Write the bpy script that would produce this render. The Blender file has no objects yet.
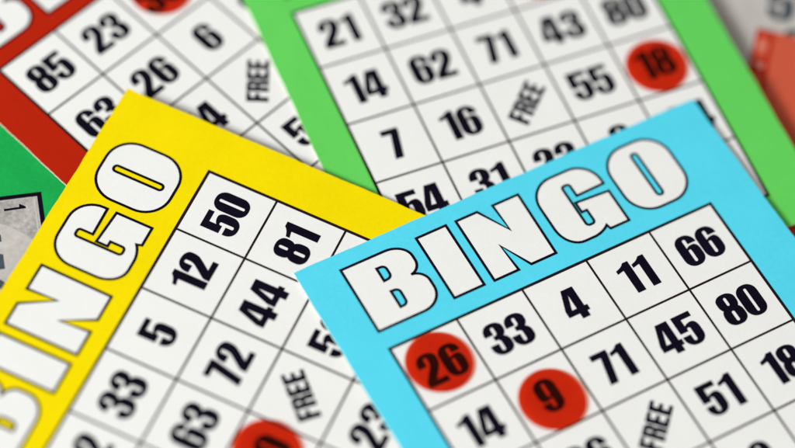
import bpy, math, random
from mathutils import Vector, Matrix
from mathutils.geometry import tessellate_polygon

S = bpy.context.scene
COL = S.collection
U = 0.018                                   # one bingo square is 18 mm
R = math.radians

# ------------------------------------------------------------------ camera
PITCH, ROLL, DIST, FPX = 1.010535, 0.134850, 32.4113, 2412.59
sp, cp = math.sin(PITCH), math.cos(PITCH)
fw = Vector((0, cp, -sp)); up = Vector((0, sp, cp)); rt = Vector((1, 0, 0))
r2 = rt * math.cos(ROLL) + up * math.sin(ROLL)
u2 = -rt * math.sin(ROLL) + up * math.cos(ROLL)
cam_d = bpy.data.cameras.new("camera")
cam = bpy.data.objects.new("camera", cam_d); COL.objects.link(cam)
M = Matrix((r2, u2, -fw)).transposed().to_4x4()
M.translation = Vector((0, -DIST * cp, DIST * sp)) * U
cam.matrix_world = M
cam_d.sensor_fit = 'HORIZONTAL'; cam_d.sensor_width = 36
cam_d.lens = FPX / 795 * 36
cam_d.clip_start = 0.02; cam_d.clip_end = 50
cam_d.dof.use_dof = True
cam_d.dof.focus_distance = (DIST - 0.36) * U
cam_d.dof.aperture_fstop = cam_d.lens / (2.0 * U * 1000)
cam_d.dof.aperture_blades = 9
S.camera = cam

# ------------------------------------------------------------------ light
W = bpy.data.worlds.new("World"); S.world = W; W.use_nodes = True
bg = W.node_tree.nodes['Background']
bg.inputs[0].default_value = (1.0, 0.945, 0.875, 1); bg.inputs[1].default_value = 0.40

def area(name, loc, target, size, power, color):
    d = bpy.data.lights.new(name, 'AREA'); d.shape = 'RECTANGLE'
    d.size, d.size_y = size; d.energy = power; d.color = color
    o = bpy.data.objects.new(name, d); COL.objects.link(o)
    o.location = loc
    o.rotation_euler = (Vector(target) - Vector(loc)).to_track_quat('-Z', 'Y').to_euler()
    return o
area("softbox", (-1.50, -0.95, 1.30), (0, 0.02, 0), (0.55, 0.55), 62.0, (0.985, 1.0, 0.995))
S.view_settings.view_transform = 'Standard'
S.view_settings.look = 'None'
S.view_settings.exposure = 0.0
S.view_settings.gamma = 1.0

# ------------------------------------------------------------------ materials
def nt_mat(name):
    m = bpy.data.materials.new(name); m.use_nodes = True
    return m, m.node_tree.nodes, m.node_tree.links, m.node_tree.nodes['Principled BSDF']

def paper(name, rgb, rough=0.55, mott=0.045, grain=0.12, scale=900.0, spec=0.06, tint=None):
    """coated paper or printed ink: faint mottling in the ink and a fine fibre bump"""
    m, n, l, b = nt_mat(name)
    tc = n.new('ShaderNodeTexCoord')
    a = n.new('ShaderNodeTexNoise'); a.inputs['Scale'].default_value = scale
    a.inputs['Detail'].default_value = 4; a.inputs['Roughness'].default_value = 0.65
    c = n.new('ShaderNodeTexNoise'); c.inputs['Scale'].default_value = scale * 0.12
    c.inputs['Detail'].default_value = 3
    l.new(tc.outputs['Object'], a.inputs['Vector']); l.new(tc.outputs['Object'], c.inputs['Vector'])
    mx = n.new('ShaderNodeMath'); mx.operation = 'MULTIPLY_ADD'
    l.new(a.outputs['Fac'], mx.inputs[0]); mx.inputs[1].default_value = 0.6
    sc = n.new('ShaderNodeMath'); sc.operation = 'MULTIPLY'; sc.inputs[1].default_value = 0.4
    l.new(c.outputs['Fac'], sc.inputs[0]); l.new(sc.outputs[0], mx.inputs[2])
    w = n.new('ShaderNodeTexNoise'); w.inputs['Scale'].default_value = 38; w.inputs['Detail'].default_value = 3
    l.new(tc.outputs['Object'], w.inputs['Vector'])
    ad = n.new('ShaderNodeMath'); ad.operation = 'MULTIPLY_ADD'; ad.inputs[1].default_value = 0.35
    l.new(w.outputs['Fac'], ad.inputs[0]); l.new(mx.outputs[0], ad.inputs[2])
    sb = n.new('ShaderNodeMath'); sb.operation = 'SUBTRACT'; sb.inputs[1].default_value = 0.175; l.new(ad.outputs[0], sb.inputs[0])
    mx = sb
    rp = n.new('ShaderNodeValToRGB'); rp.color_ramp.elements[0].position = 0.32; rp.color_ramp.elements[1].position = 0.68
    t = tint or rgb
    rp.color_ramp.elements[0].color = (*[max(0, v * (1 - mott)) for v in rgb], 1)
    rp.color_ramp.elements[1].color = (*[min(1, v * (1 + mott)) for v in t], 1)
    l.new(mx.outputs[0], rp.inputs[0]); l.new(rp.outputs[0], b.inputs['Base Color'])
    bp = n.new('ShaderNodeBump'); bp.inputs['Strength'].default_value = grain; bp.inputs['Distance'].default_value = 0.0002
    l.new(a.outputs['Fac'], bp.inputs['Height']); l.new(bp.outputs[0], b.inputs['Normal'])
    b.inputs['Roughness'].default_value = rough
    b.inputs['Specular IOR Level'].default_value = spec
    return m

MAT = dict(
    cyan=paper('cyan_ink', (0.085, 0.62, 0.80)),
    yellow=paper('yellow_ink', (0.81, 0.645, 0.0)),
    green=paper('green_ink', (0.115, 0.58, 0.10)),
    red=paper('red_ink', (0.41, 0.014, 0.002)),
    white=paper('white_paper', (0.765, 0.77, 0.76), mott=0.025),
    core=paper('paper_core', (0.80, 0.78, 0.68), mott=0.05, rough=0.8),
    ink=paper('black_ink', (0.0045, 0.003, 0.010), mott=0.3, spec=0.03),
    rule=paper('rule_ink', (0.014, 0.007, 0.008), mott=0.2, spec=0.03),
    ticket_green=paper('ticket_green_ink', (0.010, 0.345, 0.07), mott=0.12),
    ticket_grey=paper('scratch_grey', (0.37, 0.35, 0.335), mott=0.42, scale=800, rough=0.6),
    ticket_pale=paper('pale_grey_ink', (0.47, 0.445, 0.425), mott=0.16, scale=500),
    ticket_slate=paper('slate_ink', (0.055, 0.07, 0.085), mott=0.3),
    ticket_red=paper('ticket_red_ink', (0.54, 0.092, 0.048), mott=0.08),  # washed-out red: the sheen on the ticket is mixed into its colour
    ticket_orange=paper('orange_ink', (0.62, 0.10, 0.012), mott=0.1),
    ticket_rose=paper('rose_ink', (0.60, 0.25, 0.19), mott=0.1),
    ticket_deep=paper('deep_red_ink', (0.40, 0.016, 0.003), mott=0.12),
    table=paper('table_laminate', (0.16, 0.14, 0.13), mott=0.2, scale=120, rough=0.5),
)

def chip_mat():
    m, n, l, b = nt_mat('translucent_red_plastic')
    b.inputs['Base Color'].default_value = (0.72, 0.05, 0.012, 1)
    b.inputs['Roughness'].default_value = 0.45
    b.inputs['Specular IOR Level'].default_value = 0.0
    tc = n.new('ShaderNodeTexCoord'); oi = n.new('ShaderNodeObjectInfo')
    ns = n.new('ShaderNodeTexNoise'); ns.noise_dimensions = '4D'; ns.inputs['Scale'].default_value = 190; ns.inputs['Detail'].default_value = 3
    l.new(tc.outputs['Object'], ns.inputs['Vector']); l.new(oi.outputs['Random'], ns.inputs['W'])
    cr = n.new('ShaderNodeValToRGB')
    cr.color_ramp.elements[0].position = 0.3; cr.color_ramp.elements[0].color = (0.918, 0.365, 0.21, 1)
    cr.color_ramp.elements[1].position = 0.7; cr.color_ramp.elements[1].color = (0.945, 0.42, 0.25, 1)
    l.new(ns.outputs['Fac'], cr.inputs[0])
    tr = n.new('ShaderNodeBsdfTransparent'); l.new(cr.outputs[0], tr.inputs[0])
    mr = n.new('ShaderNodeMapRange'); mr.inputs[1].default_value = 0.3; mr.inputs[2].default_value = 0.75
    mr.inputs[3].default_value = 0.004; mr.inputs[4].default_value = 0.022
    l.new(ns.outputs['Fac'], mr.inputs[0])
    mx = n.new('ShaderNodeMixShader'); l.new(mr.outputs[0], mx.inputs[0])
    l.new(tr.outputs[0], mx.inputs[1]); l.new(b.outputs[0], mx.inputs[2])
    # moulded plastic skin: a soft gloss over the tinted body
    gl = n.new('ShaderNodeBsdfGlossy'); gl.inputs['Roughness'].default_value = 0.32; gl.inputs['Color'].default_value = (0.9, 0.92, 1, 1)
    fr = n.new('ShaderNodeFresnel'); fr.inputs['IOR'].default_value = 1.40
    m2 = n.new('ShaderNodeMixShader'); fs = n.new('ShaderNodeMath'); fs.operation = 'MULTIPLY'; fs.inputs[1].default_value = 0.22
    l.new(fr.outputs[0], fs.inputs[0]); l.new(fs.outputs[0], m2.inputs[0])
    l.new(mx.outputs[0], m2.inputs[1]); l.new(gl.outputs[0], m2.inputs[2])
    l.new(m2.outputs[0], n['Material Output'].inputs['Surface'])
    return m
MAT['chip'] = chip_mat()

# ------------------------------------------------------------------ drawing helpers (all in bingo squares)
def rpoly(pts, seg=7):
    """polygon whose corners may carry a rounding radius: (x, y[, r])"""
    out = []; n = len(pts)
    for i, p in enumerate(pts):
        P = Vector(p[:2]); r = p[2] if len(p) > 2 else 0
        if r <= 0: out.append(P); continue
        A = Vector(pts[i - 1][:2]); B = Vector(pts[(i + 1) % n][:2])
        da, db = A - P, B - P
        ra = min(r, da.length * 0.499 if len(pts[i - 1]) > 2 else da.length * 0.98)
        rb = min(r, db.length * 0.499 if len(pts[(i + 1) % n]) > 2 else db.length * 0.98)
        p0 = P + da.normalized() * ra; p3 = P + db.normalized() * rb
        k = 0.5523
        c1 = p0 + (P - p0) * k; c2 = p3 + (P - p3) * k
        for j in range(seg + 1):
            t = j / seg
            out.append(p0 * (1 - t)**3 + c1 * 3 * t * (1 - t)**2 + c2 * 3 * t * t * (1 - t) + p3 * t**3)
    return out

def rrect(x0, y0, x1, y1, r):
    return [(x0, y0, r), (x0, y1, r), (x1, y1, r), (x1, y0, r)]

class MB:
    def __init__(s): s.v = []; s.f = []; s.m = []
    def fill(s, loops, z, tf=lambda p: p, mi=0):
        loops = [[tf(p) for p in lp] for lp in loops]
        flat = [p for lp in loops for p in lp]
        tris = tessellate_polygon([[Vector((p[0], p[1], 0)) for p in lp] for lp in loops])
        b = len(s.v)
        s.v += [(p[0] * U, p[1] * U, z * U) for p in flat]
        for t in tris:
            a, c, d = (flat[i] for i in t)
            cr = (c[0] - a[0]) * (d[1] - a[1]) - (c[1] - a[1]) * (d[0] - a[0])
            if abs(cr) < 1e-12: continue
            s.f.append([b + i for i in (t if cr > 0 else t[::-1])]); s.m.append(mi)
    def stroke(s, loop, w, z, mi=0):
        n = len(loop)
        # drop duplicate points
        lp = [p for i, p in enumerate(loop) if (p - loop[i - 1]).length > 1e-5]; n = len(lp)
        b = len(s.v); ins = []; outs = []
        for i in range(n):
            d0 = (lp[i] - lp[i - 1]).normalized(); d1 = (lp[(i + 1) % n] - lp[i]).normalized()
            n0 = Vector((-d0.y, d0.x)); n1 = Vector((-d1.y, d1.x))
            mt = (n0 + n1)
            if mt.length < 0.2: mt = n0
            mt.normalize(); k = min(1.9, 1 / max(0.25, mt.dot(n0)))
            outs.append(lp[i] + mt * (w / 2 * k)); ins.append(lp[i] - mt * (w / 2 * k))
        for a, c in zip(outs, ins):
            s.v += [(a.x * U, a.y * U, z * U), (c.x * U, c.y * U, z * U)]
        for i in range(n):
            j = (i + 1) % n
            s.f.append([b + 2 * i, b + 2 * i + 1, b + 2 * j + 1, b + 2 * j]); s.m.append(mi)
    def rect(s, x0, y0, x1, y1, z, mi=0):
        b = len(s.v)
        s.v += [(x0 * U, y0 * U, z * U), (x1 * U, y0 * U, z * U), (x1 * U, y1 * U, z * U), (x0 * U, y1 * U, z * U)]
        s.f.append([b, b + 1, b + 2, b + 3]); s.m.append(mi)
    def slab(s, loop, z0, z1, mt=0, ms=1):
        """solid sheet: loop counter-clockwise, top face material mt, sides and bottom ms"""
        n = len(loop); b = len(s.v)
        for z in (z0, z1): s.v += [(p[0] * U, p[1] * U, z * U) for p in loop]
        s.f.append([b + n + i for i in range(n)]); s.m.append(mt)
        s.f.append([b + i for i in reversed(range(n))]); s.m.append(ms)
        for i in range(n):
            j = (i + 1) % n
            s.f.append([b + i, b + j, b + n + j, b + n + i]); s.m.append(ms)
    def build(s, name, mats, parent=None):
        me = bpy.data.meshes.new(name); me.from_pydata(s.v, [], s.f)
        for k in (mats if isinstance(mats, (list, tuple)) else [mats]): me.materials.append(MAT[k])
        me.polygons.foreach_set('material_index', s.m); me.update()
        o = bpy.data.objects.new(name, me); COL.objects.link(o)
        if parent: o.parent = parent
        return o

def tag(o, label, cat, group=None, kind=None):
    if label: o['label'] = label
    if cat: o['category'] = cat
    if group: o['group'] = group
    if kind: o['kind'] = kind
    return o

# ------------------------------------------------------------------ condensed heavy numerals, cap height 1
W0 = 0.625
_six = [(0, 0, .28), (0, 1, .28), (W0, 1, .28), (W0, .70), (.365, .70), (.365, .87, .045), (.265, .87, .045), (.265, .585),
        (.36, .65, .07), (W0, .65, .21), (W0, 0, .28)]
_sixc = rrect(.27, .13, .36, .53, .045)
flip = lambda L: [(W0 - p[0], 1 - p[1], *p[2:]) for p in L]
GL = {
 '0': (W0, [rrect(0, 0, W0, 1, .28), rrect(.27, .12, .355, .88, .042)]),
 '1': (.46, [[(.20, 0), (.45, 0), (.45, 1), (.285, 1), (.20, .91, .08), (0, .845), (.0, .735), (.20, .775, .02)]]),
 '2': (W0, [[(0, 0), (.61, 0), (.61, .175), (.30, .175), (.52, .47, .12), (.61, .62, .12), (.61, 1, .29), (0, 1, .29), (0, .62),
             (.245, .62), (.245, .87, .045), (.345, .87, .045), (.345, .64, .10), (0, .18, .05)]]),
 '3': (W0, [[(0, .37), (0, 0, .28), (W0, 0, .28), (W0, .47, .13), (.50, .535), (.61, .60, .12), (.61, 1, .28), (0, 1, .28), (0, .65),
             (.255, .65), (.255, .87, .045), (.35, .87, .045), (.35, .62, .07), (.21, .605), (.21, .47), (.35, .455, .07), (.35, .13, .045),
             (.255, .13, .045), (.255, .37)]]),
 '4': (.67, [[(.33, 0), (.57, 0), (.57, .17), (.66, .17), (.66, .345), (.57, .345), (.57, 1), (.21, 1), (0, .38), (0, .17), (.33, .17)],
             [(.33, .345), (.33, .80), (.185, .345)]]),
 '5': (W0, [[(0, 1), (0, .45), (.25, .45), (.25, .55, .045), (.35, .55, .045), (.35, .13, .045), (.25, .13, .045), (.25, .345), (0, .345),
             (0, 0, .28), (.62, 0, .28), (.62, .69, .23), (.33, .69, .10), (.24, .62), (.24, .83), (.575, .83), (.575, 1)]]),
 '6': (W0, [_six, _sixc]),
 '9': (W0, [flip(_six), flip(_sixc)]),
 '7': (.52, [[(0, 1), (.52, 1), (.52, .86), (.345, 0), (.095, 0), (.27, .82), (0, .82)]]),
 '8': (W0, [[(0, 0, .27), (0, .475, .15), (.08, .53), (.015, .585, .12), (.015, 1, .27), (.61, 1, .27), (.61, .585, .12), (.545, .53), (W0, .475, .15), (W0, 0, .27)],
            rrect(.27, .62, .355, .885, .042), rrect(.265, .115, .36, .44, .045)]),
 'F': (.50, [[(0, 0), (.25, 0), (.25, .41), (.45, .41), (.45, .60), (.25, .60), (.25, .82), (.50, .82), (.50, 1), (0, 1)]]),
 'E': (.52, [[(0, 0), (.52, 0), (.52, .18), (.25, .18), (.25, .42), (.48, .42), (.48, .60), (.25, .60), (.25, .82), (.51, .82), (.51, 1), (0, 1)]]),
 'R': (.60, [[(0, 0), (.25, 0), (.25, .43), (.35, .43, .06), (.35, 0), (.60, 0), (.60, .46, .10), (.53, .52), (.60, .58, .10), (.60, 1, .22), (0, 1)],
             [(.25, .83), (.35, .83, .05), (.35, .58, .05), (.25, .58)]]),
 'A': (.64, [[(0, 0), (.22, 0), (.24, .17), (.40, .17), (.42, 0), (.64, 0), (.46, 1), (.18, 1)], [(.27, .33), (.32, .78), (.37, .33)]]),
 'P': (.60, [[(0, 0), (.25, 0), (.25, .40), (.60, .40, .22), (.60, 1, .22), (0, 1)], [(.25, .83), (.35, .83, .05), (.35, .56, .05), (.25, .56)]]),
}
LOOPS = {k: (w, [rpoly(lp) for lp in lps]) for k, (w, lps) in GL.items()}

def text_loops(txt, cx, cy, height, ang=0.0, gap=0.035):
    ws = [LOOPS[c][0] for c in txt]
    adj = []
    x = 0.0
    for i, c in enumerate(txt):
        adj.append(x); x += ws[i] + gap
    tot = x - gap
    ca, sa = math.cos(ang), math.sin(ang)
    res = []
    for c, x0 in zip(txt, adj):
        L = []
        for lp in LOOPS[c][1]:
            q = []
            for p in lp:
                X = (p[0] + x0 - tot / 2) * height; Y = (p[1] - 0.5) * height
                q.append(Vector((cx + ca * X - sa * Y, cy + sa * X + ca * Y)))
            L.append(q)
        res.append(L)
    return res

# heading letters in card coordinates (x in squares from the panel's left edge, y above its top edge)
HEAD = {
 'B': [[(0, .29), (0, 1.325), (.96, 1.325, .30), (.96, .865, .16), (.80, .852), (.985, .835, .17), (.985, .29, .30)],
       [(.435, 1.135), (.556, 1.130, .06), (.556, .935, .06), (.435, .925)], [(.438, .75), (.553, .74, .06), (.548, .49, .06), (.438, .485)]],
 'I': [[(1.136, .283), (1.136, 1.31), (1.592, 1.31), (1.592, .283)]],
 'N': [[(1.745, .275), (1.745, 1.305), (2.075, 1.305), (2.335, .865), (2.315, 1.30), (2.715, 1.30), (2.70, .275), (2.315, .275), (2.085, .71), (2.12, .275)]],
 'G': [[(2.875, .26, .34), (2.875, 1.335, .36), (3.86, 1.335, .34), (3.86, .935), (3.425, .925), (3.425, 1.135, .04), (3.305, 1.135, .04), (3.305, .45, .045),
        (3.43, .45, .045), (3.43, .67), (3.35, .67), (3.35, .835), (3.86, .80), (3.86, .275), (3.565, .275), (3.545, .345), (3.43, .26, .12)]],
 'O': [rrect(4.005, .265, 4.96, 1.33, .37), rrect(4.43, .43, 4.525, 1.16, .045)],
}
CELL_H = 1.01360
T = 0.025                                  # card thickness (0.45 mm)

def cut_edge(loop, rnd, step=.045, amp=.0035):
    """a guillotined edge: minute waviness and fuzz along every side"""
    out = []; ph = rnd.random() * 9
    for i, p in enumerate(loop):
        q = loop[(i + 1) % len(loop)]; d = q - p; n = max(1, int(d.length / step)); nn = Vector((-d.y, d.x)).normalized()
        for k in range(n):
            w = 0 if k == 0 else amp * (rnd.uniform(-1, 1) * .6 + math.sin(ph + k * .21) + .6 * math.sin(ph * 2 + k * .57))
            out.append(p + d * (k / n) + nn * w)
    return out

def card_frame(q):
    """q = x, y, angle, z, dz/dx, dz/dy of the panel's top left corner -> matrix"""
    x, y, th, z, a, b = q
    m = Matrix.Rotation(th, 4, 'Z')
    ex = Vector((math.cos(th), math.sin(th), 0)); ey = Vector((-math.sin(th), math.cos(th), 0))
    ex.z = a * ex.x + b * ex.y; ey.z = a * ey.x + b * ey.y
    ex.normalize(); nz = ex.cross(ey).normalized(); ey = nz.cross(ex)
    m = Matrix((ex, ey, nz)).transposed().to_4x4()
    m.translation = Vector((x, y, z)) * U
    return m

GROUP = 'bingo cards overlapping on the table'
def bingo_card(q, ink, label, rows, margins=(.57, .70, 1.585, .55)):
    root = bpy.data.objects.new('bingo_card', None); COL.objects.link(root)
    root.matrix_world = card_frame(q); root.empty_display_size = 0.02
    tag(root, label, 'bingo card', GROUP)
    l, r, t, btm = margins; H = 5 * CELL_H
    rnd = random.Random(label)
    s = MB(); s.slab(cut_edge(rpoly([(-l, -H - btm, .022), (5 + r, -H - btm, .022), (5 + r, t, .022), (-l, t, .022)], 4), rnd), -T, 0)
    s.build('card_stock', [ink, 'core'], root)
    p = MB(); p.rect(0, -H, 5, 0, .0016)
    pan = p.build('number_panel', 'white', root)
    g = MB(); z = .0030; wb, wl = .021, .0155
    # the panel's border and rules, butted together
    g.rect(-wb, -wb, 5 + wb, wb, z); g.rect(-wb, -H - wb, 5 + wb, -H + wb, z)
    g.rect(-wb, -H + wb, wb, -wb, z); g.rect(5 - wb, -H + wb, 5 + wb, -wb, z)
    for i in range(1, 5): g.rect(i - wl, -H + wb, i + wl, -wb, z)
    for j in range(1, 5):
        for i in range(5):
            x0 = i + (wb if i == 0 else wl); x1 = i + 1 - (wb if i == 4 else wl)
            g.rect(x0, -j * CELL_H - wl, x1, -j * CELL_H + wl, z)
    g.build('grid_lines', 'rule', pan)
    for ch, lps in HEAD.items():
        L = [rpoly(lp, 10) for lp in lps]
        f = MB(); f.fill(L, .0016); fo = f.build('heading_letter', 'white', root)
        o = MB()
        for lp in L: o.stroke(lp, .038, .0030)
        o.build('letter_outline', 'ink', fo)
    for j, row in enumerate(rows):
        for i, txt in enumerate(row):
            if txt is None: continue
            cx, cy = i + .5 + (.05 if ink == 'green' and (i, j) == (4, 3) else 0), -(j + .5) * CELL_H   # one number printed off centre
            m = MB()
            if txt == 'FREE':
                for L in text_loops(txt, i + .5, -(j + .5) * CELL_H, .31, R(45), .05): m.fill(L, .0044)
                m.build('free_space_word', 'ink', root)
            else:
                for L in text_loops(txt, cx, cy, .49): m.fill(L, .0044)
                m.build('number', 'ink', root)
    return root

# ------------------------------------------------------------------ the setting
tb = MB(); tb.rect(-60, -60, 60, 60, -.21)
tag(tb.build('table_top', 'table'), None, None, kind='structure')

# ------------------------------------------------------------------ tickets lying under the cards
def flat_frame(x, y, ang, z):
    m = Matrix.Rotation(ang, 4, 'Z'); m.translation = Vector((x, y, z)) * U
    return m

def ticket(frame, label, stock, x0, y0, x1, y1):
    root = bpy.data.objects.new('lottery_ticket', None); COL.objects.link(root)
    root.matrix_world = frame; root.empty_display_size = 0.02
    tag(root, label, 'ticket', 'lottery tickets under the cards')
    s = MB(); s.slab([(x0, y0), (x1, y0), (x1, y1), (x0, y1)], -.012, 0)
    s.build('ticket_stock', [stock, 'core'], root)
    return root

# green ticket: origin at the grey panel's upper right corner, x to the right
t = ticket(flat_frame(-4.805, -.284, R(17.5), -.01), 'dark green ticket with grey scratch panel and printed ball beneath the yellow card', 'ticket_green', -3.6, -6.0, 2.6, 1.55)
p = MB(); p.rect(-3.2, -4.6, 0, 0, .0016); pan = p.build('scratch_panel', 'ticket_grey', t)
g = MB(); w = .03
g.rect(-3.2 - w, -w, w, w, .003); g.rect(-w, -4.6, w, -w, .003)
g.build('panel_border', 'ink', pan)
k = MB(); k.rect(-3.2, -.058, -.04, -.048, .003); k.rect(-.085, -4.6, -.060, -.058, .003)
k.build('inner_rule', 'ticket_pale', pan)
b = MB(); b.fill([[Vector((-1.18 + 1.36 * math.cos(a * math.tau / 96), -1.60 + 1.36 * math.sin(a * math.tau / 96))) for a in range(96)]], .0028)
ball = b.build('printed_ball', 'ticket_pale', t)
n = MB()
for L in text_loops('140', -.88, -1.0, .62, R(-90), .10): n.fill(L, .0042)
n.build('ball_number', 'ticket_slate', ball)
n = MB()
n.fill([[Vector(q) for q in ((-.486, -.206), (-.486, -.172), (-.285, -.168), (-.278, -.118), (-.20, -.168), (-.196, -.200))]], .003)
n.build('panel_number', 'ink', t)

# grey ticket far right
t = ticket(flat_frame(4.029, 5.727, R(-8), -.19), 'pale grey ticket with blurred slate numerals beyond the green card', 'ticket_pale', -1.2, -5.0, 4.0, 2.2)
n = MB()
for L in text_loops('5', 1.20, -.81, .64, R(4)) + text_loops('8', 1.53, -1.53, .64, R(4)): n.fill(L, .003)
n.build('ticket_number', 'ticket_slate', t)

# red ticket over the grey one
t = ticket(flat_frame(4.758, 4.23, R(-7.3), -.16), 'pale red ticket with a dark red strip beside the green card', 'ticket_red', 0, -5.2, 2.6, 0)
p = MB(); p.rect(0.0, -5.2, .27, 0, .0016); st = p.build('side_strip', 'ticket_deep', t)
ob = MB(); ob.rect(.27, -5.2, 2.6, -2.55, .0016); ob.build('lower_panel', 'ticket_orange', t)
k = MB()
for y0, y1 in ((-.50, -.10), (-1.22, -.80), (-1.95, -1.50)): k.rect(.045, y0, .205, y1, .003)
k.build('strip_patch', 'ticket_red', st)
n = MB()
for c, y in (('A', -.30), ('P', -.65), ('A', -1.0)):
    for L in text_loops(c, .125, y, .16, R(-90), .1): n.fill(L, .0045)
n.build('strip_lettering', 'ticket_rose', st)

# ------------------------------------------------------------------ the four bingo cards
Q = {
 'red': (-5.72184, 1.58421, 0.9085, 0.038, -0.002, -0.002),
 'green': (-1.86495, 3.20316, 0.51134, 0.064, 0.0, -0.001),
 'cyan': (0.11593, -2.02528, 0.62492, 0.188, -0.004, -0.006),
 'yellow': (-4.08808, -4.4779, 1.26893, 0.185, -0.0205, 0.01),
}
bingo_card(Q['red'], 'red', 'red bordered bingo card under the yellow one, squares 85 and 23 showing', [
    ['85', '23', '39', '9', '72'], ['63', '26', '6', '91', '47'], ['17', '14', 'FREE', '58', '83'], ['42', '28', '53', '69', '35'], ['7', '51', '88', '20', '94']])
bingo_card(Q['green'], 'green', 'green bordered bingo card at the back, squares 21, 14 and 7 down its side', [
    ['21', '32', '4', '19', '65'], ['14', '62', '71', '43', '80'], ['7', '16', 'FREE', '55', '18'], ['54', '31', '23', '8', '44'], ['46', '29', '60', '37', '12']])
bingo_card(Q['yellow'], 'yellow', 'yellow bordered bingo card turned sideways with squares 50, 12 and 81', [
    ['42', '33', '5', '12', '50'], ['26', '63', '72', '44', '81'], ['9', '30', 'FREE', '53', '67'], ['76', '48', '23', '85', '6'], ['11', '57', '34', '90', '28']])
bingo_card(Q['cyan'], 'cyan', 'sky blue bordered bingo card on top of the others, squares 33, 4, 11 and 66', [
    ['26', '33', '4', '11', '66'], ['14', '9', '71', '45', '80'], ['62', '36', 'FREE', '51', '18'], ['7', '40', '58', '9', '22'], ['83', '19', '65', '3', '77']], margins=(.575, .735, 1.57, .55))

# ------------------------------------------------------------------ translucent chips lying on the numbers
def chip(card, u, v, label, rad=.445, th=.05):
    m = MB(); n = 72
    prof = [(rad - .035, .0062), (rad - .008, .012), (rad, .024), (rad - .004, .038), (rad - .018, .048), (rad - .05, .052)]
    b = 0
    m.v.append((0, 0, prof[0][1] * U))
    for r, z in prof:
        for a in range(n):
            A = a * math.tau / n; w = 1 + .010 * math.sin(2 * A + u * 7) + .006 * math.sin(3 * A + v * 5)
            m.v.append((r * w * math.cos(A) * U, r * w * math.sin(A) * U, z * U))
    m.v.append((0, 0, prof[-1][1] * U)); last = len(m.v) - 1
    for a in range(n):
        c = (a + 1) % n
        m.f.append([0, 1 + c, 1 + a]); m.m.append(0)
        for k in range(len(prof) - 1):
            m.f.append([1 + k * n + a, 1 + k * n + c, 1 + (k + 1) * n + c, 1 + (k + 1) * n + a]); m.m.append(0)
        e = 1 + (len(prof) - 1) * n
        m.f.append([e + a, e + c, last]); m.m.append(0)
    o = m.build('bingo_chip', 'chip')
    for p in o.data.polygons: p.use_smooth = True
    f = card_frame(Q[card]); o.matrix_world = f @ Matrix.Translation(Vector((u, v, 0)) * U)
    return tag(o, label, 'bingo chip', 'translucent red chips covering numbers')

chip('cyan', 0.469, -0.467, 'translucent red chip over number 26 on the blue card')
chip('cyan', 1.5, -1.599, 'translucent red chip over number 9 on the blue card')
chip('green', 4.485, -2.594, 'translucent red chip over number 18 on the green card')
chip('green', 3.573, -0.524, 'red chip in the green card top row, mostly out of frame')
chip('red', 2.566, -0.465, 'red chip over a number in the top row of the red card')
chip('yellow', 1.59, -2.487, 'red chip over a number on the yellow card, beside FREE')
